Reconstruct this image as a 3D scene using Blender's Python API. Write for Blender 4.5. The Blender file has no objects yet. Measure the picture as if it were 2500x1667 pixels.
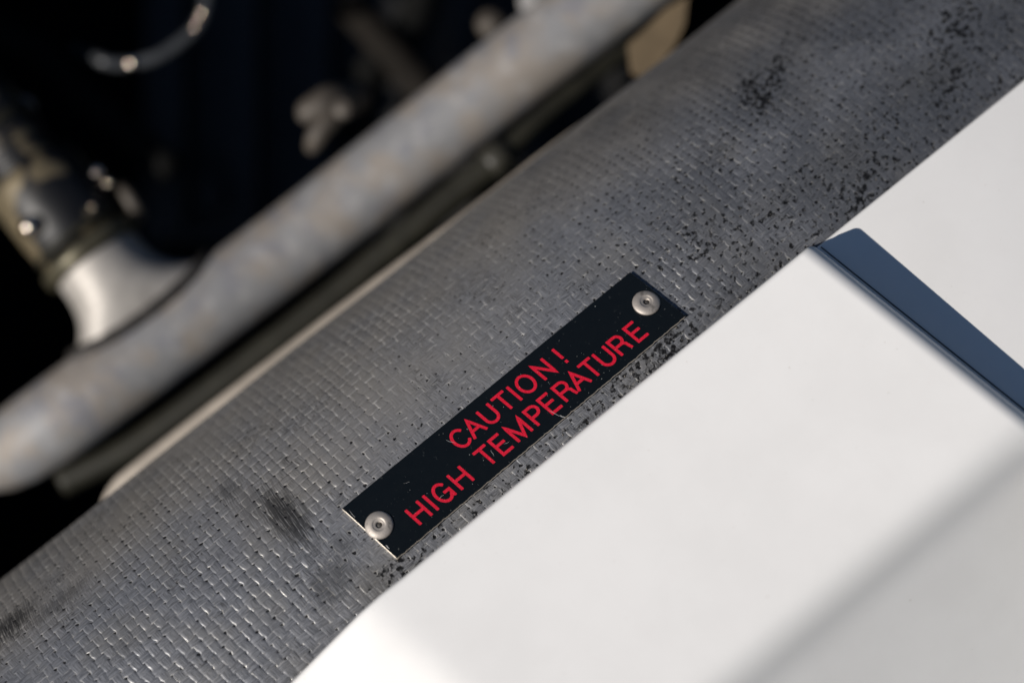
import bpy, math, random
import numpy as np
from mathutils import Vector, Matrix

# ------------------------------------------------------------------ frame, camera, light
# Work is done in millimetres in a bench frame (x right, y up the slope, z towards the viewer);
# WORLD turns it so that world Z is up and converts to metres.
D, K = 640.5, 0.1085            # viewing distance in mm, mm per photo pixel on the focal plane
nrm = lambda v: np.asarray(v, float) / np.linalg.norm(v)
UP = nrm((-0.12, 0.40, 0.90))
SUN = nrm((-0.655, -0.265, 0.71))
YW = nrm(SUN - SUN.dot(UP) * UP)
XW = np.cross(YW, UP)
WORLD = np.array([XW, YW, UP])
def W(p): return (np.asarray(p, float) @ WORLD.T) * 0.001

scene = bpy.context.scene
COL = scene.collection
cam_d = bpy.data.cameras.new("camera")
cam = bpy.data.objects.new("camera", cam_d); COL.objects.link(cam)
m = Matrix(WORLD.tolist()).to_4x4(); m.translation = Vector(W((0, 0, D)))
cam.matrix_world = m
cam_d.sensor_width = 36; cam_d.lens = 85
cam_d.clip_start = 0.02; cam_d.clip_end = 100
cam_d.dof.use_dof = True; cam_d.dof.focus_distance = D * 0.001; cam_d.dof.aperture_fstop = 4.0
scene.camera = cam

elev = math.asin(SUN.dot(UP))
world = bpy.data.worlds.new("World"); scene.world = world; world.use_nodes = True
wn = world.node_tree
sky = wn.nodes.new("ShaderNodeTexSky"); sky.sky_type = 'NISHITA'; sky.sun_disc = False
sky.sun_elevation = elev; sky.sun_rotation = 0.0; sky.altitude = 300; sky.air_density = 1.0; sky.dust_density = 0.2; sky.ozone_density = 3.0
bg = wn.nodes["Background"]; bg.inputs[1].default_value = 0.05
wn.links.new(sky.outputs[0], bg.inputs[0])
sl = bpy.data.lights.new("sun", 'SUN'); sl.energy = 5.0; sl.angle = math.radians(0.5); sl.color = (1.0, 0.945, 0.88)
so = bpy.data.objects.new("sun", sl); COL.objects.link(so)
so.rotation_euler = Vector(WORLD @ SUN).to_track_quat('Z', 'Y').to_euler()
so.location = (0, 0, 3)
scene.view_settings.view_transform = 'Standard'; scene.view_settings.look = 'None'
scene.view_settings.exposure = -0.19; scene.view_settings.gamma = 1.0
scene.render.engine = 'CYCLES'
scene.cycles.use_denoising = True

# ------------------------------------------------------------------ helpers
def at(px, py, z):
    f = K * (D - np.asarray(z, float)) / D
    return np.stack(np.broadcast_arrays((np.asarray(px, float) - 1250) * f, (833.5 - np.asarray(py, float)) * f, np.asarray(z, float)), -1)

def tag(o, label=None, cat=None, group=None, kind=None):
    if label: o["label"] = label
    if cat: o["category"] = cat
    if group: o["group"] = group
    if kind: o["kind"] = kind
    return o

def thing(name, label, cat, origin, group=None):
    o = bpy.data.objects.new(name, None); COL.objects.link(o)
    o.location = W(origin); o.empty_display_size = 0.01
    o["origin_mm"] = [float(v) for v in origin]
    return tag(o, label, cat, group)

def obj(name, verts, faces, mat, parent=None, origin=None, smooth=True, attrs=None, root=None):
    """one mesh object; verts in mm; root = the thing whose origin the vertices hang from"""
    verts = np.asarray(verts, float).reshape(-1, 3)
    src = root or parent
    if src is not None: org = np.array(src["origin_mm"][:])
    else: org = np.asarray(origin if origin is not None else verts.mean(0), float)
    me = bpy.data.meshes.new(name)
    me.from_pydata(W(verts - org).tolist(), [], faces if isinstance(faces, list) else faces.tolist())
    mats = mat if isinstance(mat, (list, tuple)) else [mat]
    for q in mats: me.materials.append(q)
    if attrs:
        for k, v in attrs.items():
            a = me.attributes.new(k, 'FLOAT_VECTOR', 'POINT')
            a.data.foreach_set('vector', np.asarray(v, np.float32).ravel())
    if smooth: me.polygons.foreach_set('use_smooth', np.ones(len(me.polygons), bool))
    me.update()
    o = bpy.data.objects.new(name, me); COL.objects.link(o)
    if parent is not None: o.parent = parent
    else:
        o.location = W(org); o["origin_mm"] = [float(v) for v in org]
    if parent is not None: o["origin_mm"] = [float(v) for v in org]
    return o

def grid_faces(n, m_, closed=False, off=0):
    i, j = np.meshgrid(np.arange(n - 1), np.arange(m_ if closed else m_ - 1), indexing='ij')
    j2 = (j + 1) % m_
    return (np.stack([i * m_ + j, i * m_ + j2, (i + 1) * m_ + j2, (i + 1) * m_ + j], -1).reshape(-1, 4) + off)

def basis(d):
    d = nrm(d); a = np.array([0, 0, 1.0]) if abs(d[2]) < 0.9 else np.array([1.0, 0, 0])
    x = nrm(np.cross(a, d)); y = np.cross(d, x)
    return x, y, d

def spline(pts, n):
    pts = np.asarray(pts, float); k = len(pts)
    p = np.vstack([2 * pts[0] - pts[1], pts, 2 * pts[-1] - pts[-2]])
    out = []
    for u in np.linspace(0, k - 1, n):
        i = min(int(u), k - 2); t = u - i
        a, b, c, d = p[i:i + 4]
        out.append(0.5 * (2 * b + (c - a) * t + (2 * a - 5 * b + 4 * c - d) * t * t + (3 * b - a - 3 * c + d) * t ** 3))
    return np.array(out)

def sweep(pts, r, seg=16, caps=True, flat=None):
    pts = np.asarray(pts, float); n = len(pts)
    r = np.broadcast_to(np.asarray(r, float), (n,))
    tan = np.gradient(pts, axis=0); tan /= np.linalg.norm(tan, axis=1)[:, None]
    x, y, _ = basis(tan[0]); V = []
    for i in range(n):
        x = nrm(x - tan[i] * x.dot(tan[i])); y = np.cross(tan[i], x)
        th = np.arange(seg) * 2 * math.pi / seg
        V.append(pts[i] + r[i] * (np.cos(th)[:, None] * x + np.sin(th)[:, None] * y))
    V = np.concatenate(V); F = grid_faces(n, seg, True).tolist()
    if caps:
        F.append(list(range(seg))[::-1]); F.append([(n - 1) * seg + k for k in range(seg)])
    return V, F

def lathe(prof, center, axis, seg=32):
    """prof: list of (radius, height along axis)"""
    x, y, d = basis(axis); c = np.asarray(center, float)
    th = np.arange(seg) * 2 * math.pi / seg; V = []
    for r, h in prof:
        V.append(c + d * h + r * (np.cos(th)[:, None] * x + np.sin(th)[:, None] * y))
    V = np.concatenate(V); n = len(prof)
    F = grid_faces(n, seg, True).tolist()
    if prof[0][0] > 1e-6: F.append(list(range(seg))[::-1])
    if prof[-1][0] > 1e-6: F.append([(n - 1) * seg + k for k in range(seg)])
    return V, F

def merge(*parts):
    V, F, o = [], [], 0
    for v, f in parts:
        V.append(np.asarray(v)); F += [[i + o for i in q] for q in (f if isinstance(f, list) else f.tolist())]; o += len(v)
    return np.concatenate(V), F

# ------------------------------------------------------------------ materials
class NT:
    def __init__(s, name):
        s.m = bpy.data.materials.new(name); s.m.use_nodes = True
        s.t = s.m.node_tree; s.b = s.t.nodes["Principled BSDF"]
    def n(s, kind, **kw):
        q = s.t.nodes.new("ShaderNode" + kind)
        for k, v in kw.items(): setattr(q, k, v)
        return q
    def put(s, sock, v):
        if isinstance(v, bpy.types.NodeSocket): s.t.links.new(v, sock)
        elif isinstance(v, (tuple, list)) and sock.type == 'RGBA' and len(v) == 3: sock.default_value = (*v, 1)
        else: sock.default_value = v
    def math(s, op, a, b=0.0, c=0.0, clamp=False):
        q = s.n("Math", operation=op, use_clamp=clamp)
        for i, v in enumerate((a, b, c)): s.put(q.inputs[i], v)
        return q.outputs[0]
    def vmath(s, op, a, b=(0, 0, 0)):
        q = s.n("VectorMath", operation=op); s.put(q.inputs[0], a); s.put(q.inputs[1], b)
        return q.outputs["Value"] if op in ('LENGTH', 'DOT_PRODUCT') else q.outputs[0]
    def noise(s, vec, scale, detail=2, rough=0.5):
        q = s.n("TexNoise"); s.put(q.inputs["Vector"], vec); s.put(q.inputs["Scale"], scale)
        s.put(q.inputs["Detail"], detail); s.put(q.inputs["Roughness"], rough)
        return q.outputs[0]
    def step(s, v, a, b, lo=0.0, hi=1.0):
        q = s.n("MapRange", interpolation_type='SMOOTHSTEP')
        for i, x in enumerate((v, a, b, lo, hi)): s.put(q.inputs[i], x)
        return q.outputs[0]
    def mix(s, f, a, b):
        q = s.n("Mix", data_type='RGBA'); s.put(q.inputs[0], f); s.put(q.inputs[6], a); s.put(q.inputs[7], b)
        return q.outputs[2]
    def attr(s, name):
        return s.n("Attribute", attribute_name=name).outputs["Vector"]
    def obj(s):   # object coordinates in millimetres
        return s.vmath('MULTIPLY', s.n("TexCoord").outputs["Object"], (1000, 1000, 1000))
    def bump(s, h, strength, dist=0.0001):
        q = s.n("Bump"); s.put(q.inputs["Height"], h); s.put(q.inputs["Strength"], strength); s.put(q.inputs["Distance"], dist)
        s.t.links.new(q.outputs[0], s.b.inputs["Normal"])
    def set(s, **kw):
        names = dict(color="Base Color", rough="Roughness", metal="Metallic", spec="Specular IOR Level", coat="Coat Weight", aniso="Anisotropic")
        for k, v in kw.items(): s.put(s.b.inputs[names[k]], v)
        return s.m

def simple(name, col, rough, metal=0.0, var=0.25, scale=0.15, bump=0.0, spec=0.5):
    t = NT(name); v = t.obj(); n1 = t.noise(v, scale, 4, 0.6)
    c2 = tuple(max(0, c * (1 - var)) for c in col); c3 = tuple(min(1, c * (1 + var)) for c in col)
    r = t.math('MULTIPLY_ADD', t.noise(v, scale * 3, 3), 0.2, rough - 0.1)
    if bump: t.bump(t.noise(v, scale * 6, 4), bump, 0.0003)
    return t.set(color=t.mix(t.step(n1, 0.3, 0.7), c2, c3), rough=r, metal=metal, spec=spec)

# ------------------------------------------------------------------ the duct surface
ES = np.array([0.7809, 0.6247]); ET = np.array([-0.6247, 0.7809])
RC, T0, Z0, GS = 72.5, -3.7, 2.7, -0.138
O2 = np.array([(1330 - 1250) * K, (833.5 - 1135) * K])
PH0 = math.asin(-T0 / RC)
bend = lambda s: 0.0012 * np.maximum(0, s - 55) ** 2
def wob(s, a):
    return 0.10 * np.sin(s / 17.0 + a / 23.0) + 0.08 * np.sin(s / 9.0 - a / 12.0 + 1.3) + 0.05 * np.sin(a / 6.1 + s / 31.0)
def duct(s, a, h=0.0):
    s, a, h = np.broadcast_arrays(np.asarray(s, float), np.asarray(a, float), np.asarray(h, float))
    ph = PH0 + a / RC
    t = T0 + RC * np.sin(ph)
    xy = O2 + s[..., None] * ES + t[..., None] * ET
    z = Z0 + GS * s - bend(s) - RC * (1 - np.cos(ph))
    gz = GS - 0.0024 * np.maximum(0, s - 55)
    Ts = np.stack([np.full_like(s, ES[0]), np.full_like(s, ES[1]), gz], -1)
    Ta = np.stack([np.cos(ph) * ET[0], np.cos(ph) * ET[1], -np.sin(ph)], -1)
    n = np.cross(Ts, Ta); n /= np.linalg.norm(n, axis=-1)[..., None]
    return np.concatenate([xy, z[..., None]], -1) + n * (h + wob(s, a))[..., None]
def pix(p):
    f = D / ((D - p[..., 2]) * K)
    return np.stack([p[..., 0] * f + 1250, 833.5 - p[..., 1] * f], -1)
def find(px, py, h=0.0):
    """surface coordinates (s, a) of the duct point seen at a photo pixel"""
    q = np.array([0.0, 15.0])
    for _ in range(40):
        r = pix(duct(q[0], q[1], h)) - (px, py)
        J = np.array([(pix(duct(q[0] + .01, q[1], h)) - pix(duct(*q, h))) / .01, (pix(duct(q[0], q[1] + .01, h)) - pix(duct(*q, h))) / .01]).T
        q = q - np.clip(np.linalg.solve(J, r), -15, 15)
    return q

# carbon cloth material -------------------------------------------------
def blob(t, P, px, py, lx, ly, ang=0.0, hard=0.3):
    """soft elliptical patch on the cloth; ang in the (s,a) sheet, sizes in mm"""
    s, a = find(px, py)
    d = t.vmath('SUBTRACT', P, (s, a, 0)); c, sn = math.cos(ang), math.sin(ang)
    u = t.math('DIVIDE', t.vmath('DOT_PRODUCT', d, (c, sn, 0)), lx)
    v = t.math('DIVIDE', t.vmath('DOT_PRODUCT', d, (-sn, c, 0)), ly)
    r = t.math('SQRT', t.math('ADD', t.math('MULTIPLY', u, u), t.math('MULTIPLY', v, v)))
    return t.step(r, 1.0, hard, 0.0, 1.0)

def carbon():
    t = NT("bare_carbon_cloth"); P = t.attr("panel"); Tw = t.attr("tow")
    fib = t.noise(t.vmath('MULTIPLY', Tw, (0.20, 3.4, 0)), 1.0, 4, 0.7)
    fib2 = t.noise(t.vmath('MULTIPLY', Tw, (0.5, 9.0, 0)), 1.0, 2, 0.5)
    cell = t.noise(P, 0.33, 2); big = t.noise(P, 0.045, 3)
    f = t.math('ADD', t.math('MULTIPLY', fib, 0.65), t.math('MULTIPLY', fib2, 0.35))
    base = t.mix(t.step(f, 0.33, 0.67), (0.066, 0.070, 0.078), (0.335, 0.34, 0.36))
    base = t.mix(t.math('MULTIPLY', t.step(big, 0.45, 0.7), 0.4), base, (0.25, 0.235, 0.21))
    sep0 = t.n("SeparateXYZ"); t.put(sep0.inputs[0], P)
    warm_sheen = t.math('MULTIPLY', t.math('MAXIMUM', blob(t, P, 900, 980, 85, 30, 0.0, 0.1), t.step(sep0.outputs[1], 44, 66)), t.step(t.noise(P, 0.06, 2), 0.05, 0.6))
    base = t.mix(t.math('MULTIPLY', warm_sheen, 0.55), base, (0.32, 0.292, 0.255))      # warm sun sheen painted into the base colour
    sv = t.n("SeparateXYZ"); t.put(sv.inputs[0], Tw)
    edge = t.step(t.math('ABSOLUTE', sv.outputs[2]), 0.72, 0.95)
    mottled = t.step(t.noise(t.vmath('ADD', P, (77, 3, 0)), 0.28, 2), 0.44, 0.66)
    base = t.mix(t.math('MULTIPLY', t.math('MULTIPLY', edge, mottled), 0.6), base, (0.62, 0.60, 0.56))  # pale tow edges: glints off the resin ridges, painted into the colour
    # black streaks along the fibres where resin is missing
    strk = t.noise(t.vmath('MULTIPLY', Tw, (0.35, 4.2, 0)), 1.0, 2, 0.5)
    zone = t.step(t.noise(t.vmath('ADD', P, (31, 7, 0)), 0.07, 3), 0.47, 0.66)
    for (px, py, lx, ly, an) in ((130, 1420, 26, 7, 0.0), (330, 1265, 30, 5, 0.0), (60, 1530, 16, 9, 0.0), (620, 1060, 22, 9, 0), (760, 1000, 22, 9, 0), (700, 1240, 12, 14, 0)):
        zone = t.math('MAXIMUM', zone, blob(t, P, px, py, lx, ly, an, 0.1))
    dark = t.math('MULTIPLY', t.step(strk, 0.55, 0.63), t.math('MULTIPLY', zone, 0.85))
    # soot smears with their own place
    sm = t.noise(t.vmath('MULTIPLY', P, (1.9, 0.09, 1)), 1.5, 3, 0.65)
    for (px, py, lx, ly, an, w) in ((700, 1260, 11, 27, 0.14, 0.9), (560, 1200, 9, 11, 0.2, 0.6), (620, 1230, 12, 15, 0.2, 0.5), (25, 1525, 20, 12, 0.1, 0.9), (140, 1470, 24, 7, 0.0, 0.6), (300, 1580, 12, 6, 0.1, 0.35), (900, 1420, 10, 10, 0.2, 0.4), (840, 1330, 9, 9, 0.2, 0.45), (810, 1420, 18, 12, 0.2, 0.6)):
        b = blob(t, P, px, py, lx, ly, an, 0.1)
        dark = t.math('MAXIMUM', dark, t.math('MULTIPLY', t.step(t.math('ADD', sm, t.math('MULTIPLY', b, 0.27)), 0.60, 0.73), t.math('MULTIPLY', b, w)))
    # resin-starved crumbs: dense beside the plate and all over the far end
    cr = t.noise(P, 0.66, 2, 0.5); cr2 = t.noise(t.vmath('ADD', P, (5, 50, 0)), 0.30, 3, 0.6)
    sep = t.n("SeparateXYZ"); t.put(sep.inputs[0], P)
    far = t.math('MULTIPLY', t.step(sep.outputs[0], -5.0, 85.0), t.step(sep.outputs[1], 78.0, 34.0))
    strip = t.math('MULTIPLY', t.step(sep.outputs[1], 9.5, 4.5), t.math('MULTIPLY', t.step(sep.outputs[0], -66, -38), t.step(sep.outputs[0], 66, 44)))
    lower = t.step(sep.outputs[1], 30.0, 8.0)
    dens = t.math('ADD', t.math('MULTIPLY', far, 0.084), t.math('MULTIPLY', strip, 0.105))
    dens = t.math('ADD', dens, t.math('MULTIPLY', t.math('MULTIPLY', t.step(sep.outputs[0], 10, 50), lower), 0.028))
    for (px, py, lx, ly, an, w) in ((1840, 225, 9, 13, -0.3, 0.13), (1900, 160, 22, 6, 0.7, 0.10), (1700, 590, 22, 10, 0, 0.05), (2330, 60, 20, 10, 0.4, 0.08), (2100, 470, 14, 8, 0, 0.06), (2330, 200, 12, 6, 0.2, 0.07), (870, 1290, 8, 4, 1.5, 0.10), (950, 1400, 14, 5, 0, 0.10), (1130, 960, 40, 3.5, 0, 0.075)):
        dens = t.math('ADD', dens, t.math('MULTIPLY', blob(t, P, px, py, lx, ly, an, 0.1), w))
    crumb = t.step(t.math('ADD', t.math('ADD', t.math('MULTIPLY', cr, 0.6), t.math('MULTIPLY', cr2, 0.4)), dens), 0.640, 0.715)
    crumb = t.math('MULTIPLY', crumb, t.step(t.noise(t.vmath('ADD', P, (12, 90, 0)), 0.8, 2), 0.30, 0.55, 0.55, 1.0))
    dark = t.math('MAXIMUM', dark, crumb)
    far_tone = t.math('MULTIPLY', t.step(sep.outputs[0], 15, 90), t.step(t.noise(t.vmath('ADD', P, (60, 20, 0)), 0.05, 3), 0.3, 0.6, 0.15, 0.5))  # base turns darker in noise patches towards the far end
    base = t.mix(far_tone, base, (0.055, 0.060, 0.070))
    base = t.mix(dark, base, (0.004, 0.0045, 0.006))
    # small pale specks: dust grains, and spec glints painted into the colour
    dn = t.noise(P, 1.9, 1); base = t.mix(t.math('MULTIPLY', t.step(dn, 0.735, 0.76), 0.85), base, (0.45, 0.40, 0.33))
    rough = t.math('ADD', t.math('MULTIPLY_ADD', cell, 0.22, 0.34), t.math('MULTIPLY', dark, 0.3))
    h = t.math('ADD', t.math('MULTIPLY', f, 0.6), t.math('MULTIPLY', dark, -1.2))
    t.bump(h, 0.55, 0.00007)
    return t.set(color=base, rough=rough, metal=t.math('MULTIPLY_ADD', dark, -0.42, 0.42), spec=t.math('MULTIPLY_ADD', dark, -0.5, 0.7))

MAT = {}
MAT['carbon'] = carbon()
MAT['resin'] = simple("black_resin", (0.008, 0.008, 0.009), 0.5)

# ------------------------------------------------------------------ carbon duct: backing and every tow of the cloth
PW, PF, SK = 2.90, 2.52, 0.17
random.seed(4); rng = np.random.default_rng(4)
duct_t = thing("carbon_duct", "grey woven carbon fibre duct with pitted rounded top under the black plate", "duct", duct(0, 40, -6))
S_MIN, S_MAX, A_MIN, A_MAX = -205.0, 245.0, -14.0, 118.0
ss, aa = np.meshgrid(np.linspace(S_MIN, S_MAX, 150), np.linspace(A_MIN, A_MAX, 50), indexing='ij')
obj("backing", duct(ss, aa, -0.34).reshape(-1, 3), grid_faces(150, 50), MAT['resin'], duct_t)
A_H = 0.072
def hill(x):                       # flattened cosine
    c = np.cos(math.pi * x); return np.tanh(2.2 * c) / math.tanh(2.2)
CROSS = np.array([-1, -0.85, -0.5, 0.0, 0.5, 0.85, 1])
DROP = np.array([-0.115, -0.020, -0.004, 0, -0.004, -0.020, -0.115])
PART = rng.uniform(0, 6.28, 12)
def proud(s, a):      # how far the cloth stands out of its resin, patchy
    f = np.sin(s / 11 + PART[0]) * np.sin(a / 9 + PART[1]) + np.sin(s / 5.3 + a / 7 + PART[2]) * 0.7 + np.sin(s / 27 - a / 16 + PART[3]) + 0.6 * np.sin(s / 2.9 - a / 3.7 + PART[4])
    return np.clip(0.66 + 0.30 * f - 0.22 * np.tanh((s + 40) / 25), 0.08, 1.4)
NC = len(CROSS)
# pits at the corners of the weave, shared by the four tows round each
i0, i1 = math.ceil(A_MIN / PF), math.floor(A_MAX / PF)
j0, j1 = math.ceil((S_MIN + SK * A_MAX) / PW) - 12, math.floor((S_MAX + SK * A_MIN) / PW) + 14
PIT = rng.choice([0.03, 0.08, 0.16, 0.25, 0.34], size=(i1 - i0 + 4, j1 - j0 + 4), p=[0.24, 0.22, 0.22, 0.21, 0.11])
_i, _j = np.meshgrid(np.arange(i0 - 1, i1 + 3), np.arange(j0 - 1, j1 + 3), indexing='ij')
_far = np.clip((_j * PW - 10) / 60, 0, 1)
PIT = np.where(rng.random(PIT.shape) < 0.62 * _far, rng.uniform(0.20, 0.46, PIT.shape), PIT)
def nip(q, lo, table):
    """width factor along a tow from the pits passed on one side of it; q counts crossings"""
    k = np.clip(np.floor(q).astype(int) - lo, 0, len(table) - 1)
    return 1 - table[k] * np.clip(1 - np.abs(q - np.floor(q) - 0.5) / 0.26, 0, 1) ** 0.7
def tow_mesh(s, a, h, side_s, side_a, w, left, right, ln):
    """s,a,h: centre line; side_*: unit direction across; w: half width; left/right: width factors"""
    n = len(s)
    X = CROSS * w * np.where(CROSS < 0, left[:, None], right[:, None])
    S = s[:, None] + X * side_s; A = a[:, None] + X * side_a
    roll = 0.024 * np.sin(ln * 0.9 + rng.uniform(0, 9)) + 0.022 * np.sin(ln * 0.37 + rng.uniform(0, 9))
    kk = proud(s, a)[:, None]
    H = h[:, None] * kk + DROP * (0.35 + 0.65 * kk) + roll[:, None] * CROSS + rng.normal(0, 0.008)
    V = duct(S, A, H)
    o = rng.uniform(0, 500)
    tw = np.stack([np.repeat(ln[:, None], NC, 1) + o, X + o * 0.37, np.broadcast_to(CROSS, (n, NC))], -1)
    pn = np.stack([S, A, np.zeros_like(S)], -1)
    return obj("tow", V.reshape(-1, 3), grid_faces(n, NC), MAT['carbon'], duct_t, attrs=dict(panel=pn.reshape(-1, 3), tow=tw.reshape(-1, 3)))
wander_s = lambda a, j: 0.30 * np.sin(a / 19 + j * 0.021) + 0.22 * np.sin(a / 41 + j * 0.05)
wander_a = lambda s, i: 0.35 * np.sin(s / 37 + i * 0.09) + 0.25 * np.sin(s / 83 + 1 + i * 0.03)
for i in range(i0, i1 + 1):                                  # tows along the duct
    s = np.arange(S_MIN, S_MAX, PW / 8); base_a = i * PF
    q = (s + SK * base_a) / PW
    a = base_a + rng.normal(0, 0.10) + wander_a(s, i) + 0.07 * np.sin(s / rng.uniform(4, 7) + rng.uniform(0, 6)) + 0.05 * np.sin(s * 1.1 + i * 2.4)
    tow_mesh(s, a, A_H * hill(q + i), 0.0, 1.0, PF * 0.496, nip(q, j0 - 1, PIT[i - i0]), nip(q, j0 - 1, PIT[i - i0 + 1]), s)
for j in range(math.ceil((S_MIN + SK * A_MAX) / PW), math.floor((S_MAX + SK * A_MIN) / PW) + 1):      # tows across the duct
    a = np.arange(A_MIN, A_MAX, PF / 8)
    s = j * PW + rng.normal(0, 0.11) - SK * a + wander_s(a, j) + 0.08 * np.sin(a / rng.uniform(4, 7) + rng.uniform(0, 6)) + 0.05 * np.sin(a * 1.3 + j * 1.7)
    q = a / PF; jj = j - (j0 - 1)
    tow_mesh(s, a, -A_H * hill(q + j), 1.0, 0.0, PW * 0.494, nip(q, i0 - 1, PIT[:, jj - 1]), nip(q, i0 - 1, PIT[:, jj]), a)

# ------------------------------------------------------------------ warning plate
def plate_black():
    t = NT("black_anodised_face"); v = t.obj()
    d = t.step(t.noise(v, 1.9, 1), 0.775, 0.80); d2 = t.step(t.noise(t.vmath('ADD', v, (9, 3, 5)), 0.8, 3), 0.66, 0.74)
    c = t.mix(t.math('MULTIPLY', d2, 0.12), (0.0045, 0.0065, 0.0085), (0.12, 0.13, 0.13))
    c = t.mix(t.math('MULTIPLY', d, 0.75), c, (0.42, 0.44, 0.42))
    t.bump(t.noise(v, 3.5, 3), 0.08, 0.0001)
    return t.set(color=c, rough=t.math('MULTIPLY_ADD', t.noise(v, 0.4, 4), 0.22, 0.16), spec=0.25)
def red_paint():
    t = NT("red_lettering_paint"); v = t.obj()
    c = t.mix(t.step(t.noise(v, 3.2, 3), 0.35, 0.7), (0.49, 0.003, 0.017), (0.67, 0.012, 0.046))
    c = t.mix(t.math('MULTIPLY', t.step(t.noise(v, 2.6, 1), 0.75, 0.79), 0.6), c, (0.8, 0.35, 0.33))
    return t.set(color=c, rough=0.5, spec=0.3)
def aluminium(name, col, rough, dirt=0.5, sc=0.7, metal=0.85):
    t = NT(name); v = t.obj(); n1 = t.noise(v, sc, 4, 0.62)
    c = t.mix(t.math('MULTIPLY', t.step(n1, 0.52, 0.7), dirt), col, tuple(0.35 * q for q in col))
    t.bump(t.noise(v, sc * 4, 3), 0.2, 0.00015)
    return t.set(color=c, rough=t.math('MULTIPLY_ADD', n1, 0.3, rough - 0.12), metal=metal)
MAT['plate'] = plate_black(); MAT['red'] = red_paint()
MAT['plate_edge'] = aluminium("bare_plate_edge", (0.62, 0.56, 0.48), 0.45, 0.5, 0.9, 0.5)
MAT['rivet'] = aluminium("weathered_rivet", (0.46, 0.415, 0.37), 0.56, 0.7, 0.55, 0.6)
MAT['hole'] = simple("grimy_rivet_pin", (0.045, 0.04, 0.036), 0.6)

PT, PL, PWD = 0.95, 100.0, 20.0
cor = {k: find(*p, PT) for k, p in dict(bl=(969.3, 1362.6), br=(1673.5, 771.5), tl=(835.5, 1240.5), tr=(1538.0, 664.5)).items()}
def plate_sa(u, v):
    u = np.asarray(u, float)[..., None] / PL; v = np.asarray(v, float)[..., None] / PWD
    return (1 - u) * (1 - v) * cor['bl'] + u * (1 - v) * cor['br'] + (1 - u) * v * cor['tl'] + u * v * cor['tr']
def on_plate(u, v, h):
    q = plate_sa(u, v); return duct(q[..., 0], q[..., 1], PT + np.asarray(h, float))
plate_t = thing("warning_plate", "black metal plate with red high temperature warning riveted to the carbon duct", "plate", on_plate(50, 10, -PT))
nu, nv = 121, 31
uu, vv = np.meshgrid(np.linspace(0, PL, nu), np.linspace(0, PWD, nv), indexing='ij')
nick = lambda u: 0.09 * np.sin(u * 1.7) * np.sin(u * 0.43 + 1) + 0.05 * np.sin(u * 4.1)
vv2 = vv + np.where(vv < 0.01, nick(uu), 0.0)
# rounded top edge: pull the rim row down a touch
top = on_plate(uu, vv2, 0.0); V = top.reshape(-1, 3); F = grid_faces(nu, nv).tolist()
obj("face", V, F, MAT['plate'], plate_t)
ring = [(i, 0) for i in range(nu)] + [(nu - 1, j) for j in range(1, nv)] + [(i, nv - 1) for i in range(nu - 2, -1, -1)] + [(0, j) for j in range(nv - 2, 0, -1)]
ru = np.array([uu[i, j] for i, j in ring]); rv = np.array([vv2[i, j] for i, j in ring])
cu_, cv_ = np.where(ru < .01, -1, np.where(ru > PL - .01, 0.3, 0)), np.where(rv < 0.4, -1, np.where(rv > PWD - .01, 0.1, 0))
rows = [on_plate(ru, rv, -0.004), on_plate(ru + .13 * cu_, rv + .13 * cv_, -0.06), on_plate(ru + .22 * cu_, rv + .22 * cv_, -0.25), on_plate(ru + .24 * cu_, rv + .24 * cv_, -PT - 0.15)]
obj("edge", np.concatenate(rows), grid_faces(4, len(ring), True), MAT['plate_edge'], plate_t)

# lettering: strokes of the engraver, (x, y) in cap heights, y up
def arc(cx, cy, rx, ry, a0, a1, n=18):
    th = np.radians(np.linspace(a0, a1, n)); return [(cx + rx * math.cos(q), cy + ry * math.sin(q)) for q in th]
G_ = {  # each: width, strokes (centre lines, width measured centre line to centre line, cap height 1)
 'H': (0.70, [[(0, 0), (0, 1)], [(.70, 0), (.70, 1)], [(0, .52), (.70, .52)]]),
 'I': (0.0, [[(0, 0), (0, 1)]]),
 'G': (0.74, [arc(.36, .5, .37, .5, 38, 327, 26) , [(.42, .46), (.73, .46), (.73, .02)]]),
 'C': (0.76, [arc(.38, .5, .38, .5, 38, 322, 26)]),
 'T': (0.72, [[(-.36, 1), (.36, 1)], [(0, 1), (0, 0)]]),
 'E': (0.56, [[(.57, 1), (0, 1), (0, 0), (.59, 0)], [(0, .53), (.53, .53)]]),
 'M': (0.84, [[(0, 0), (0, 1), (.42, .04), (.84, 1), (.84, 0)]]),
 'P': (0.58, [[(0, 0), (0, 1), (.33, 1)] + arc(.33, .735, .26, .265, 85, -85, 12) + [(.33, .47), (0, .47)]]),
 'R': (0.64, [[(0, 0), (0, 1), (.36, 1)] + arc(.36, .745, .25, .255, 85, -85, 12) + [(.36, .49), (0, .49)], [(.36, .49), (.50, .46), (.585, .36), (.60, .18), (.65, 0)]]),
 'A': (0.76, [[(0, 0), (.38, 1), (.76, 0)], [(.15, .36), (.61, .36)]]),
 'U': (0.66, [[(0, 1), (0, .36)] + arc(.33, .34, .33, .34, 184, 356, 16) + [(.66, .36), (.66, 1)]]),
 'O': (0.80, [arc(.40, .5, .40, .5, 0, 360, 34)]),
 'N': (0.64, [[(0, 0), (0, 1), (.64, 0), (.64, 1)]]),
 '!': (0.0, [[(0, .30), (0, 1.0)], [(0, -.02), (0, .10)]]),
}
CAP, STROKE = 5.35, 0.83
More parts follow.
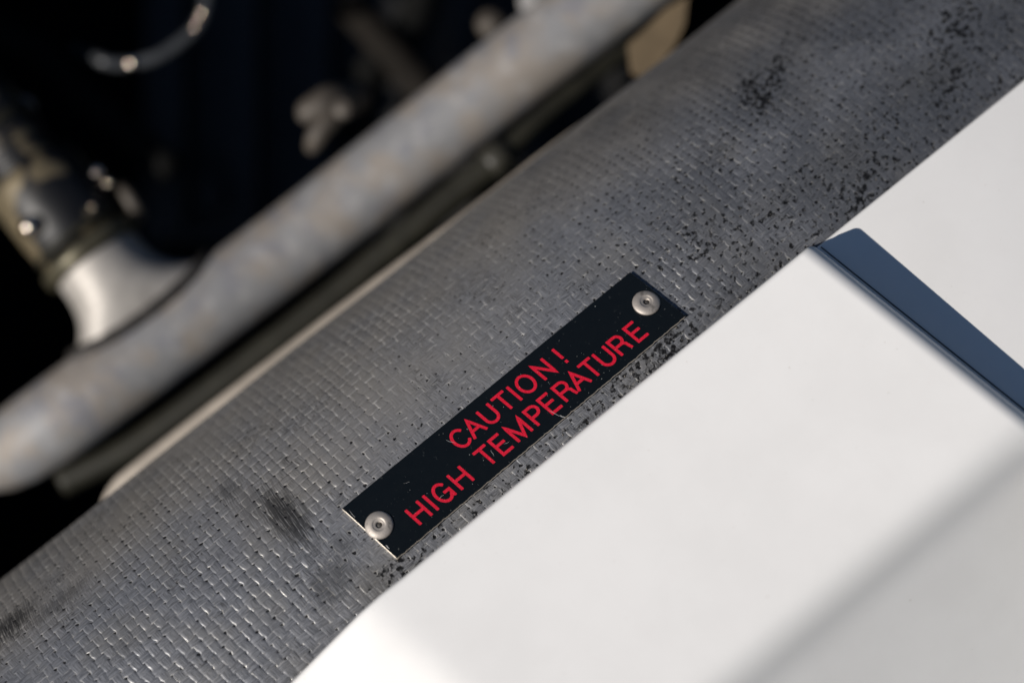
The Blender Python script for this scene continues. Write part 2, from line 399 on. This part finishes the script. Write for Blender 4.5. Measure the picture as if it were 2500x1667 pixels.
def letter(ch, u0, v0, cap=CAP, xs=1.0):
    parts = []
    for k, st in enumerate(G_[ch][1]):
        p0 = np.array(st) * cap * np.array([xs, 1.0]); p = [p0[0]]
        for q_ in p0[1:]:
            m0 = p[-1]; nn_ = max(1, int(np.linalg.norm(q_ - m0) / 0.7)); p += [m0 + (q_ - m0) * w_ / nn_ for w_ in range(1, nn_ + 1)]
        p = np.array(p); n = len(p)
        closed = np.linalg.norm(p[0] - p[-1]) < 1e-6
        hw = STROKE / 2
        # square ends are pushed out a little so strokes cover their corners, then nibbed round
        d = np.diff(p, axis=0); d /= np.linalg.norm(d, axis=1)[:, None]
        nn = np.stack([-d[:, 1], d[:, 0]], -1)
        L, R_ = [], []
        for i in range(n):
            if closed: a_, b_ = nn[i - 1 if i > 0 else -1], nn[i % (n - 1)]
            else: a_, b_ = nn[max(i - 1, 0)], nn[min(i, n - 2)]
            mt = a_ + b_; mt /= np.linalg.norm(mt); ms = min(1.0 / max(mt.dot(a_), 0.42), 2.3)
            L.append(p[i] + mt * hw * ms); R_.append(p[i] - mt * hw * ms)
        L, R_ = np.array(L), np.array(R_)
        if not closed:
            e0, e1 = -d[0], d[-1]
            nib = lambda P_, e, N_: (P_ + N_ * hw * 0.74 + e * hw * 0.36, P_ - N_ * hw * 0.74 + e * hw * 0.36)
            q0 = nib(p[0], e0, nn[0]); q1 = nib(p[-1], e1, nn[-1])
            L = np.vstack([q0[0], L, q1[0]]); R_ = np.vstack([q0[1], R_, q1[1]])
        hh = 0.035 + 0.004 * k
        m_ = len(L); uv = np.concatenate([L, R_])
        V = on_plate(u0 + uv[:, 0], v0 + uv[:, 1], hh)
        F = [[i, i + m_, i + 1 + m_, i + 1] for i in range(m_ - 1)]
        parts.append((V, F))
    V, F = merge(*parts)
    return obj("letter", V, F, MAT['red'], plate_t, smooth=False)
TXT2 = [('H', 10.9), ('I', 16.85), ('G', 19.0), ('H', 25.2), ('T', 36.0), ('E', 39.4), ('M', 44.75), ('P', 51.5), ('E', 56.35), ('R', 61.4), ('A', 65.7), ('T', 72.3), ('U', 75.5), ('R', 80.7), ('E', 86.5)]
TXT1 = [('C', 33.0), ('A', 37.6), ('U', 43.2), ('T', 50.2), ('I', 53.7), ('O', 55.6), ('N', 62.2), ('!', 69.6)]
for ch, u in TXT2: letter(ch, u, 2.95)
for ch, u in TXT1: letter(ch, u, 11.35)

# scratches through the paint
MAT['scratch'] = simple("bare_scratch", (0.55, 0.54, 0.52), 0.4, 0.3)
parts = []
for k, (x0, y0, x1, y1, w_) in enumerate(((1338, 1001, 1372, 1018, .10), (1366, 1014, 1380, 1019, .20), (1088, 1074, 1112, 1082, .09), (1198, 1098, 1206, 1113, .09), (1072, 1216, 1083, 1207, .08), (868, 1263, 852, 1246, .10), (941, 1330, 951, 1339, .22), (1230, 1084, 1244, 1078, .07), (985, 1180, 1001, 1176, .05))):
    q0, q1 = find(x0, y0, PT + .05), find(x1, y1, PT + .05); dq = nrm(q1 - q0); nq = np.array([-dq[1], dq[0]])
    L_ = [q0 + (q1 - q0) * u + nq * 0.06 * math.sin(7 * u + k) for u in np.linspace(0, 1, 7)]; ww = [w_ * (0.25 + math.sin(math.pi * u)) / 1.25 for u in np.linspace(0, 1, 7)]
    V = np.array([duct(*(p_ + nq * sg * wd), PT + 0.062 + .001 * k) for p_, wd in zip(L_, ww) for sg in (-.5, .5)])
    parts.append((V, [[2 * i, 2 * i + 1, 2 * i + 3, 2 * i + 2] for i in range(6)]))
V, F = merge(*parts); tag(obj("scratch", V, F, MAT['scratch'], plate_t, smooth=False), kind="stuff")
# rivets
for px, py in ((925, 1280), (1578, 737)):
    s, a = find(px, py, PT + 0.8); c = duct(s, a, PT + 0.02)
    n_ = nrm(duct(s, a, 2.0) - duct(s, a, 0.0))
    if px > 1200: n_ = nrm(n_ + np.array([0.05, 0.22, 0]))
    prof = [(3.74, -0.25), (3.80, 0.10), (3.72, 0.30), (3.40, 0.55), (2.9, 0.78), (2.4, 0.93), (1.95, 0.98), (1.75, 0.95), (1.62, 0.84), (1.35, 0.78), (1.02, 0.79), (0.88, 0.70), (0.82, 0.15)]
    V, F = lathe(prof, c, n_, 48)
    r_ = obj("rivet", V, F[:-1] if False else F, MAT['rivet'], plate_t)
    V, F = lathe([(0.80, 0.17), (0.55, 0.45), (0.0, 0.48)], c + np.array([0.1, -0.05, 0]), n_, 16)
    obj("rivet_pin", V, F, MAT['hole'], r_, root=plate_t)

# ------------------------------------------------------------------ white bodywork
def white_paint():
    t = NT("white_gloss_paint"); v = t.obj()
    sp = t.step(t.noise(v, 0.9, 1), 0.79, 0.815); sp2 = t.step(t.noise(t.vmath('ADD', v, (7, 9, 30)), 2.1, 1), 0.79, 0.82)
    sm = t.noise(v, 0.035, 4, 0.6)
    c = t.mix(t.step(sm, 0.3, 0.7), (0.835, 0.82, 0.795), (0.87, 0.855, 0.83))
    c = t.mix(t.math('MULTIPLY', t.math('MAXIMUM', sp, sp2), 0.35), c, (0.40, 0.34, 0.27))
    t.bump(t.noise(v, 0.6, 3), 0.04, 0.0002)
    return t.set(color=c, rough=t.math('MULTIPLY_ADD', sm, 0.25, 0.2), spec=0.4)
MAT['white'] = white_paint()
def st_of(px, py):
    x = (np.asarray(px, float) - 1250) * K - O2[0]; y = (833.5 - np.asarray(py, float)) * K - O2[1]
    return x * ES[0] + y * ES[1], x * ET[0] + y * ET[1]
RDIR = nrm((0.781, 0.624))
def ramp_int(xs, slopes):
    xs = np.asarray(xs, float); g = np.linspace(xs[0], xs[-1], 4000); m_ = np.interp(g, xs, slopes)
    I = np.concatenate([[0], np.cumsum((m_[1:] + m_[:-1]) / 2 * np.diff(g))]); return g, I
_g, _I = ramp_int([-70, -18, -12, -7, -3.0, -0.8, 1.6, 5.5, 200], [0, 0, 0.24, 0.80, 1.25, 1.48, 1.27, 1.12, 1.08])
def z_front(px, py):
    s, t = st_of(px, py)
    z = 18.6 + GS * s - 0.335 * t
    d1 = ((px - 992) * -0.67 + (py - 1561) * 0.74) * K
    z = z - 0.30 * 1.8 * np.logaddexp(0, d1 / 1.8)
    d2 = ((px - 2180) * 0.643 + (py - 1398) * 0.766) * K
    return z - np.interp(d2, _g, _I)
def round_drop(d, r):
    d = np.clip(d, 0, r); return r - np.sqrt(np.maximum(r * r - (r - d) ** 2, 0))
def spaced(fine, fine_to, step1, to):
    return np.concatenate([np.linspace(0, 1, fine) ** 1.6 * fine_to, np.linspace(fine_to, to, int((to - fine_to) / step1) + 2)[1:]])
# front panel: q runs down its duct-side edge from the far corner, v runs away from the duct (photo px of the focal plane)
edgeA = np.array([(1983, 596), (1500, 987), (1060, 1347), (985, 1409), (935, 1447), (880, 1496), (790, 1586), (700, 1678), (300, 2085)], float)
seg = np.concatenate([[0], np.cumsum(np.linalg.norm(np.diff(edgeA, axis=0), axis=1))])
def panel(edge, segl, zf, q, v, rl, rr, wall_l, wall_r, rc=16.0, draft=0.1):
    Q, Vv = np.meshgrid(q, v, indexing='ij')
    dr, dl = Q.copy(), Vv.copy()
    x = np.clip(1 - Q / rc, 0, 1); y = np.clip(1 - Vv / rc, 0, 1); both = (x > 0) & (y > 0)
    Q2 = np.where(both, rc * (1 - x * np.sqrt(1 - y * y / 2)), Q); V2 = np.where(both, rc * (1 - y * np.sqrt(1 - x * x / 2)), Vv)
    ex = np.interp(Q2, segl, edge[:, 0]); ey = np.interp(Q2, segl, edge[:, 1])
    px, py = ex + V2 * RDIR[0], ey + V2 * RDIR[1]
    z = zf(px, py)
    rad = np.where(both, np.sqrt(x * x + y * y - x * x * y * y), np.maximum(x, y))
    k = K
    z = z - round_drop(dl * k, rl) - round_drop(dr * k, rr)
    P = at(px, py, z)
    n, m_ = P.shape[:2]; F = grid_faces(n, m_).tolist(); V = P.reshape(-1, 3)
    # walls folded down along v = 0 and q = 0
    ring = [(i, 0) for i in range(n - 1, -1, -1)] + [(0, j) for j in range(1, m_)]
    idx = [i * m_ + j for i, j in ring]; base = V[idx]
    right = np.array([1.0 if i == 0 and j > 0 else 0.0 for i, j in ring])
    hgt = wall_l + (wall_r - wall_l) * right
    out = np.array([-(RDIR[0]), RDIR[1], 0])[None] * 0 
    w1 = base + np.stack([0 * hgt, 0 * hgt, -hgt * 0.5], -1); w2 = base + np.stack([0 * hgt, 0 * hgt, -hgt], -1)
    o = len(V); L_ = len(idx); V = np.concatenate([V, w1, w2])
    for k_ in range(L_ - 1):
        F.append([idx[k_], idx[k_ + 1], o + k_ + 1, o + k_]); F.append([o + k_, o + k_ + 1, o + L_ + k_ + 1, o + L_ + k_])
    return V, F
qA = spaced(22, 60, 22, 2060); vA = spaced(16, 26, 14, 1500)
V, F = panel(edgeA, seg, z_front, qA, vA, 1.3, 4.2, 4.0, 14.0)
body_a = obj("body_panel", V, F, MAT['white'], origin=at(1700, 1250, 10))
tag(body_a, "large white painted body panel with a soft crease, raised over the duct's edge", "car panel")
edgeB = np.array([(1945, 644), (2002, 598), (2121, 502), (2500, 197), (2900, -125)], float)[::-1]
segB = np.concatenate([[0], np.cumsum(np.linalg.norm(np.diff(edgeB, axis=0), axis=1))])
def z_back(px, py):
    s, t = st_of(px, py)
    return 3.6 + GS * s - 0.85 * bend(s) - 0.415 * t
qB = np.linspace(0, segB[-1], 90); vB = spaced(10, 14, 16, 1300)
V, F = panel(edgeB, segB, z_back, qB, vB, 0.8, 0.001, 4.0, 4.0, rc=0.01)
body_b = obj("body_panel", V, F, MAT['white'], origin=at(2350, 500, -8))
tag(body_b, "white body panel at the duct's far end with a dark blue shaded band", "car panel")
# pale seal lying in the corner under the raised panel's far edge
pts = []
for q_ in np.linspace(2, 1000, 40):
    p_ = np.array([2003, 602]) + RDIR * q_
    pts.append(at(p_[0], p_[1], z_back(p_[0], p_[1]) + 0.2))
MAT['seal'] = simple("dark_seal", (0.10, 0.10, 0.11), 0.4, 0.0, 0.1, 0.1)
V, F = sweep(np.array(pts), 0.2, 12)
tag(obj("seal_strip", V, F, MAT['seal'], origin=pts[0]), "thin dark seal in the step between the two white panels", "seal")

# ------------------------------------------------------------------ engine bay behind the duct
def pipe_metal():
    t = NT("heat_stained_pipe_metal"); v = t.obj()
    n1 = t.noise(v, 0.055, 3, 0.6); n2 = t.noise(t.vmath('ADD', v, (40, 11, 7)), 0.10, 3, 0.55); n3 = t.noise(v, 0.17, 3, 0.6)
    c = t.mix(t.step(n1, 0.40, 0.60), (0.235, 0.235, 0.24), (0.265, 0.237, 0.21))
    c = t.mix(t.math('MULTIPLY', t.step(n2, 0.52, 0.64), 0.8), c, (0.185, 0.188, 0.21))
    c = t.mix(t.math('MULTIPLY', t.step(n3, 0.50, 0.72), 0.5), c, (0.40, 0.39, 0.385))
    return t.set(color=c, rough=t.math('MULTIPLY_ADD', n3, 0.15, 0.55), metal=0.15)
MAT['pipe'] = pipe_metal()
MAT['branch'] = simple("brushed_branch", (0.40, 0.375, 0.345), 0.56, 0.3, 0.12, 0.12)
MAT['weld'] = simple("dull_weld", (0.035, 0.032, 0.03), 0.6, 0.4, 0.3, 0.5, 0.4)
MAT['flange'] = simple("warm_bare_aluminium", (0.31, 0.27, 0.225), 0.6, 0.2, 0.15, 0.08)
MAT['olive'] = simple("dark_olive_paint", (0.019, 0.018, 0.0125), 0.55, 0.0, 0.25, 0.1, 0, 0.3)
MAT['olive_ring'] = simple("olive_plated_steel", (0.10, 0.09, 0.06), 0.42, 0.5, 0.3, 0.15)
MAT['gold'] = simple("dull_gold_plated_steel", (0.32, 0.25, 0.15), 0.42, 0.6, 0.35, 0.12)
MAT['brass'] = simple("cadmium_tab", (0.12, 0.086, 0.047), 0.55, 0.2, 0.15, 0.08)
MAT['rubber'] = simple("black_hose_rubber", (0.012, 0.012, 0.012), 0.42)
MAT['cable'] = simple("grey_black_cable", (0.035, 0.038, 0.042), 0.38)
MAT['brown'] = simple("brown_primer", (0.012, 0.010, 0.008), 0.8, 0.0, 0.25, 0.15, 0, 0.15)
MAT['fork'] = simple("tan_primer", (0.062, 0.052, 0.042), 0.6, 0.1, 0.3, 0.15)
MAT['olive_collar'] = simple("olive_collar", (0.03, 0.028, 0.02), 0.5)
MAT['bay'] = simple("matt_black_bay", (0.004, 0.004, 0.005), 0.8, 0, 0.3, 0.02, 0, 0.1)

# the bay itself: a deep black tray open towards us
def quad_box(x0, x1, y0, y1, z0, z1):
    V = [(x, y, z) for x in (x0, x1) for y in (y0, y1) for z in (z0, z1)]
    return np.array(V, float), [[0, 1, 3, 2], [4, 6, 7, 5], [0, 4, 5, 1], [2, 3, 7, 6], [0, 2, 6, 4], [1, 5, 7, 3]]
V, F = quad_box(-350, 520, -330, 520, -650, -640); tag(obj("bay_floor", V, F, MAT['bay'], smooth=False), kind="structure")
V, F = merge(quad_box(-350, -342, -330, 520, -640, -5), quad_box(512, 520, -330, 520, -640, -70), quad_box(-342, 512, 512, 520, -640, -70), quad_box(-342, 512, -330, -322, -640, -40))  # unseen walls; the left one is raised to keep sun off the bay
tag(obj("bay_shade_wall", V, F, MAT['bay'], smooth=False), kind="structure")

# pipe with its branch
cl = [at(-62, 1154, -168), at(-40, 1144, -164), at(0, 1118, -160), at(55, 1082, -156), at(110, 1044, -152), at(205, 976, -150), at(470, 782, -155), at(749, 572, -160), at(1010, 366, -160), at(1264, 165, -158), at(1560, -60, -156), at(1900, -300, -150)]
cl = spline(cl, 140)
pipe_t = thing("metal_pipe", "grey heat stained metal pipe running beside the carbon duct with a welded branch", "pipe", cl[70])
_k = np.linspace(0, 11, 140)
rad = np.interp(_k, [0, 0.5, 1, 2, 3, 4, 5, 11], [0.8, 5.5, 8.0, 11.4, 13.0, 13.5, 13.7, 13.4])
V, F = sweep(cl, rad, 48); obj("tube", V, F, MAT['pipe'], pipe_t)
# the branch is a saddle lofted from a weld line lying on the tube up to a round mouth
mouth = at(228, 624, -155)
pk = int(np.argmin(np.linalg.norm(cl - at(400, 832, -152), axis=1))); pc = cl[pk]
pe = nrm(cl[pk + 3] - cl[pk - 3]); ax = mouth - pc; axn = nrm(ax - pe * ax.dot(pe) * 0.85)
pw = nrm(np.cross(pe, axn)); pw = pw if pw[2] > 0 else -pw
me_ = nrm(np.cross(axn, pw)); me_ = me_ if me_.dot(pe) > 0 else -me_
th = np.arange(56) * 2 * math.pi / 56
rp = pc + axn * 13.5 + (27.0 * np.cos(th))[:, None] * pe + (15.5 * np.sin(th))[:, None] * pw
axial = (rp - pc) @ pe; radial = (rp - pc) - axial[:, None] * pe; radial /= np.linalg.norm(radial, axis=1)[:, None]
foot = pc + axial[:, None] * pe + radial * 13.45
lip = mouth + 15.2 * (np.cos(th)[:, None] * me_ + np.sin(th)[:, None] * pw)
Lb = np.linalg.norm(ax) - 13
B1, B2 = lip - axn * 0.72 * Lb, lip - axn * 0.40 * Lb
rows = [((1 - u) ** 3) * foot + 3 * u * (1 - u) ** 2 * B1 + 3 * u * u * (1 - u) * B2 + u ** 3 * lip for u in np.linspace(0, 1, 22)]
rows += [lip + axn * 0.8 - (lip - mouth) * 0.1, lip - (lip - mouth) * 0.2 - axn * 6]
obj("branch", np.concatenate(rows), grid_faces(len(rows), 56, True), MAT['branch'], pipe_t)
wl = np.concatenate([foot, foot[:2]]); wr = 2.7 + 0.14 * np.sin(np.arange(58) * 2.1)
V, F = sweep(wl, wr, 10); obj("weld_bead", V, F, MAT['weld'], pipe_t)

# clamp, coupling and hose on the branch
MAT['bright'] = simple("bright_steel", (0.80, 0.68, 0.58), 0.17, 1.0, 0.1, 0.3)
def sphere(c, r):
    th = np.linspace(0, math.pi, 15)
    return lathe([(max(r * math.sin(q), 0), -r * math.cos(q)) for q in th], c, (0, 0, 1), 24)
col_t = thing("hose_clamp", "dark olive clamp band round the pipe's branch mouth", "clamp", mouth)
V, F = lathe([(14.4, -2.2), (17.0, -1.8), (18.2, -0.6), (18.2, 3.0), (17.0, 3.8), (14.4, 4.0)], mouth, axn, 48); obj("band", V, F, MAT['olive_ring'], col_t)
for px, py, z, r, mt in ((237, 421, -152, 2.4, 'bright'), (264, 447, -150, 1.6, 'bright')):
    V, F = sphere(at(px, py, z), r); obj("screw", V, F, MAT[mt], col_t)
V, F = sweep(spline([at(296, 460, -156), at(312, 478, -152), at(330, 505, -152), at(340, 530, -156)], 12), 2.6, 12); obj("buckle", V, F, MAT['fork'], col_t)
def coupling_mat():
    t = NT("mottled_gold_coupling"); v = t.obj()
    n1 = t.noise(t.vmath('ADD', v, (3, 3, 9)), 0.062, 2, 0.45); n2 = t.noise(v, 0.14, 3)
    k = t.step(n1, 0.45, 0.51)  # noise mask that mixes black patches into the gold
    c = t.mix(n2, (0.11, 0.09, 0.055), (0.23, 0.185, 0.115))
    return t.set(color=t.mix(k, (0.004, 0.004, 0.005), c), rough=t.math('MULTIPLY_ADD', n2, 0.2, 0.38), metal=t.math('MULTIPLY', k, 0.35))
MAT['coupling'] = coupling_mat()
cpl_t = thing("hose_coupling", "dull gold hose coupling with black patches above the olive clamp", "coupling", mouth + axn * 15)
V, F = lathe([(12.5, 4), (15.0, 5.0), (16.2, 8), (16.8, 14), (16.8, 32), (15.6, 35), (12, 36)], mouth, axn, 48); obj("shell", V, F, MAT['coupling'], cpl_t)
V, F = lathe([(15.0, 6.2), (17.0, 6.6), (17.0, 8.2), (16.0, 8.8)], mouth, axn, 48); obj("bead", V, F, MAT['olive'], cpl_t)
V, F = sphere(at(74, 553, -139), 3.4); obj("nipple", V, F, MAT['bright'], cpl_t)
for px, py, r in ((186, 530, 1.3), (226, 506, 1.0)):
    V, F = sphere(at(px, py, -143), r); obj("stud", V, F, MAT['bright'], cpl_t)
hp = spline([mouth + axn * 32, mouth + axn * 44, mouth + axn * 62, mouth + axn * 85 + np.array([-6, 0, 0]), mouth + axn * 130 + np.array([-30, 0, -10])], 60)
hose_t = thing("hose", "dark mottled hose running from the coupling out at the upper left", "hose", hp[20])
V, F = sweep(hp, 12.6 + 0.5 * np.sin(np.arange(60) * 2.0), 32)
obj("sleeve", V, F, MAT['coupling'], hose_t)
V, F = lathe([(12.4, -2), (13.6, -1.6), (13.6, 2.4), (12.4, 3)], hp[22], hp[23] - hp[21], 32); obj("end_ring", V, F, MAT['olive'], hose_t)
V, F = lathe([(3.4, -5), (3.6, 4), (2.6, 6), (0, 6.5)], at(2, 430, -160), (-0.2, 0.1, 1), 20)
tag(obj("bolt", V, F, MAT['gold']), "gold plated bolt head at the left edge beside the gold coupling", "bolt")
for (px, py, z, r, lab) in ((72, 309, -158, 2.4, "bright small bolt on the upper hose end, the lower of two"), (48, 262, -160, 2.8, "greyish bolt on the upper hose end, the higher of two")):
    V, F = merge(sphere(at(px, py, z), r), lathe([(r * 1.3, -5), (r * 1.3, -0.6), (r * .8, -0.3)], at(px, py, z), (-0.25, -0.05, 1), 20))
    tag(obj("bolt", V, F, MAT['bright' if r < 2.5 else 'pipe']), lab, "bolt", "bolts on the hose end")

# thin cable with two crimps
cp = spline([at(540, -120, -185), at(512, -30, -182), at(500, 25, -180), at(478, 70, -180), at(430, 112, -180), at(382, 140, -180), at(330, 153, -180), at(285, 156, -179), at(240, 145, -180), at(180, 122, -195)], 60)
cab_t = thing("cable", "thin grey cable curving through the dark engine bay with small bright crimps", "cable", cp[30])
V, F = sweep(cp, 2.3, 14); obj("sheath", V, F, MAT['cable'], cab_t)
for k, r in ((40, 2.5), (14, 1.9), (19, 1.6)):
    V, F = sphere(cp[k] + np.array([-0.3, -0.1, 0.9]), r); obj("crimp", V, F, MAT['bright'], cab_t)

# bracket, lug, strut beyond the pipe
def slab(poly, thick, z, tilt=(0, 0)):
    P = np.array([at(x, y, z + tilt[0] * (x - poly[0][0]) + tilt[1] * (y - poly[0][1])) for x, y in poly]); n = len(P)
    V = np.concatenate([P, P + np.array([0, 0, -thick])]); F = [list(range(n))[::-1], [n + k for k in range(n)]] + [[k, (k + 1) % n, (k + 1) % n + n, k + n] for k in range(n)]
    return V, F
br_t = thing("bracket", "forked brown bracket standing behind the middle of the pipe", "bracket", at(790, 300, -190))
V, F = sweep(spline([at(735, 288, -152), at(762, 270, -150), at(815, 248, -152), at(880, 235, -165)], 14), [2.2, 3.2, 4.2, 4.6, 4.8, 5, 5.4, 5.8, 6, 6, 6, 6, 6, 5], 12); obj("arm", V, F, MAT['fork'], br_t)
V, F = sweep(spline([at(830, 262, -150), at(796, 300, -148), at(772, 335, -148), at(758, 366, -152)], 12), [3.6, 3.8, 4, 4, 3.9, 3.7, 3.5, 3.4, 3.3, 3, 2.6, 2], 12); obj("prong", V, F, MAT['fork'], br_t)
V, F = lathe([(3.4, -3), (3.6, 0.5), (2.8, 1.2), (0, 1.6)], at(836, 264, -143), (-0.2, 0.1, 1), 18); obj("stud", V, F, MAT['fork'], br_t)
V, F = sweep(spline([at(860, 20, -260), at(960, 130, -245), at(1060, 250, -235), at(1120, 330, -240)], 16), 6.5, 16)
tag(obj("strut", V, F, MAT['brown']), "dim brown strut slanting down behind the pipe", "strut")
V, F = lathe([(4.5, -12), (5.2, -2), (5.0, 1), (3.5, 3), (0, 3.6)], at(1198, 58, -185), (-0.25, 0.2, 1), 20)
tag(obj("lug", V, F, MAT['fork']), "brownish round lug peeping over the pipe's upper edge", "lug")
V, F = merge(lathe([(5.5, -12), (6.2, -2), (6.0, 1), (4.2, 3.2), (0, 4)], at(1310, 2, -182), (-0.25, 0.2, 1), 20))
tag(obj("lug", V, F, MAT['pipe']), "greyish lug cut by the photo's top edge above the pipe", "lug")
V, F = slab([(1540, 178), (1532, 110), (1580, 66), (1625, 22), (1680, -10), (1672, 60), (1645, 118), (1604, 165), (1566, 190)], 3, -128, (0.02, 0.02))
tag(obj("tab", V, F, MAT['brass'], smooth=False), "yellow brown metal tab between the pipe and the duct", "tab")

# olive rail and aluminium lip between pipe and duct
rl = spline([at(150, 1178, -150), at(330, 1085, -148), at(574, 908, -146), at(800, 735, -146), at(1030, 540, -146), at(1215, 388, -146)], 50)
rail_t = thing("rail", "dark olive rail in the gap between the pipe and the duct", "rail", rl[25])
V, F = sweep(rl, 4.6, 14); obj("bar", V, F, MAT['olive'], rail_t)
V, F = lathe([(4.6, -4), (5.3, -3.4), (5.3, 3), (4.0, 4)], rl[-1], rl[-1] - rl[-3], 16); obj("end_collar", V, F, MAT['olive_collar'], rail_t)
rx = spline([rl[-1], at(1340, 270, -152), at(1480, 160, -160), at(1650, 30, -170)], 20)
V, F = sweep(rx, 3.0, 12); obj("stay", V, F, MAT['olive'], rail_t)
# dim machinery far down in the bay
MAT['casting'] = simple("oily_black_casting", (0.010, 0.0095, 0.0085), 0.45, 0.0, 0.5, 0.06, 0.3)
MAT['dim_hose'] = simple("dusty_black_hose", (0.006, 0.006, 0.0055), 0.75, 0.0, 0.4, 0.05, 0, 0.15)
eng = thing("engine_casing", "black ribbed engine casing barely visible deep in the dark bay", "engine", at(620, 250, -330))
V, F = quad_box(-150, 60, 40, 230, -420, -345); obj("block", V, F, MAT['casting'], eng, smooth=False)
for k in range(7):
    V, F = quad_box(-140 + k * 29, -131 + k * 29, 45, 225, -345, -322); obj("rib", V, F, MAT['casting'], eng, smooth=False)
for k in range(3):
    V, F = lathe([(8, -4), (8, 3), (5, 4), (0, 4.2)], np.array([-122 + k * 87, 60 + 20 * k, -335]), (0, 0, 1), 6); obj("bolt_head", V, F, MAT['casting'], eng, smooth=False)
for pts_, r_h, lab in (([(1040, -80), (1010, 60), (900, 190), (860, 330)], 7, "dusty black hose dropping faintly beside the brown strut"),
                       ([(-60, 60), (80, 120), (190, 220), (420, 420)], 6, "thin dusty hose behind the clamped hose at the left")):
    q_ = spline([at(px, py, -265 + 8 * i) for i, (px, py) in enumerate(pts_)], 40)
    V, F = sweep(q_, r_h, 16); tag(obj("hose", V, F, MAT['dim_hose']), lab, "hose", "dim hoses deep in the bay")
up_e = spline([at(232, 1268, -96), at(262, 1188, -94), at(332, 1122, -91), at(600, 915, -88), at(900, 688, -90), at(1150, 502, -92), at(1374, 330, -95), at(1540, 222, -98), at(1700, 130, -101), at(1830, 40, -104)], 80)
inw = np.array([ES[1], -ES[0], 0]) ; V = []
for k, (dx, dz) in enumerate(((0, -2.2), (0.15, -0.6), (0.9, 0.0), (4, 0.35), (9, -1.0), (15, -5), (18, -9))):
    V.append(up_e + inw * dx + np.array([0, 0, dz]))
V = np.stack(V, 1).reshape(-1, 3)
tag(obj("lip", V, grid_faces(80, 7), MAT['flange'], origin=up_e[40]), "pale warm metal lip along the duct's upper edge", "lip")
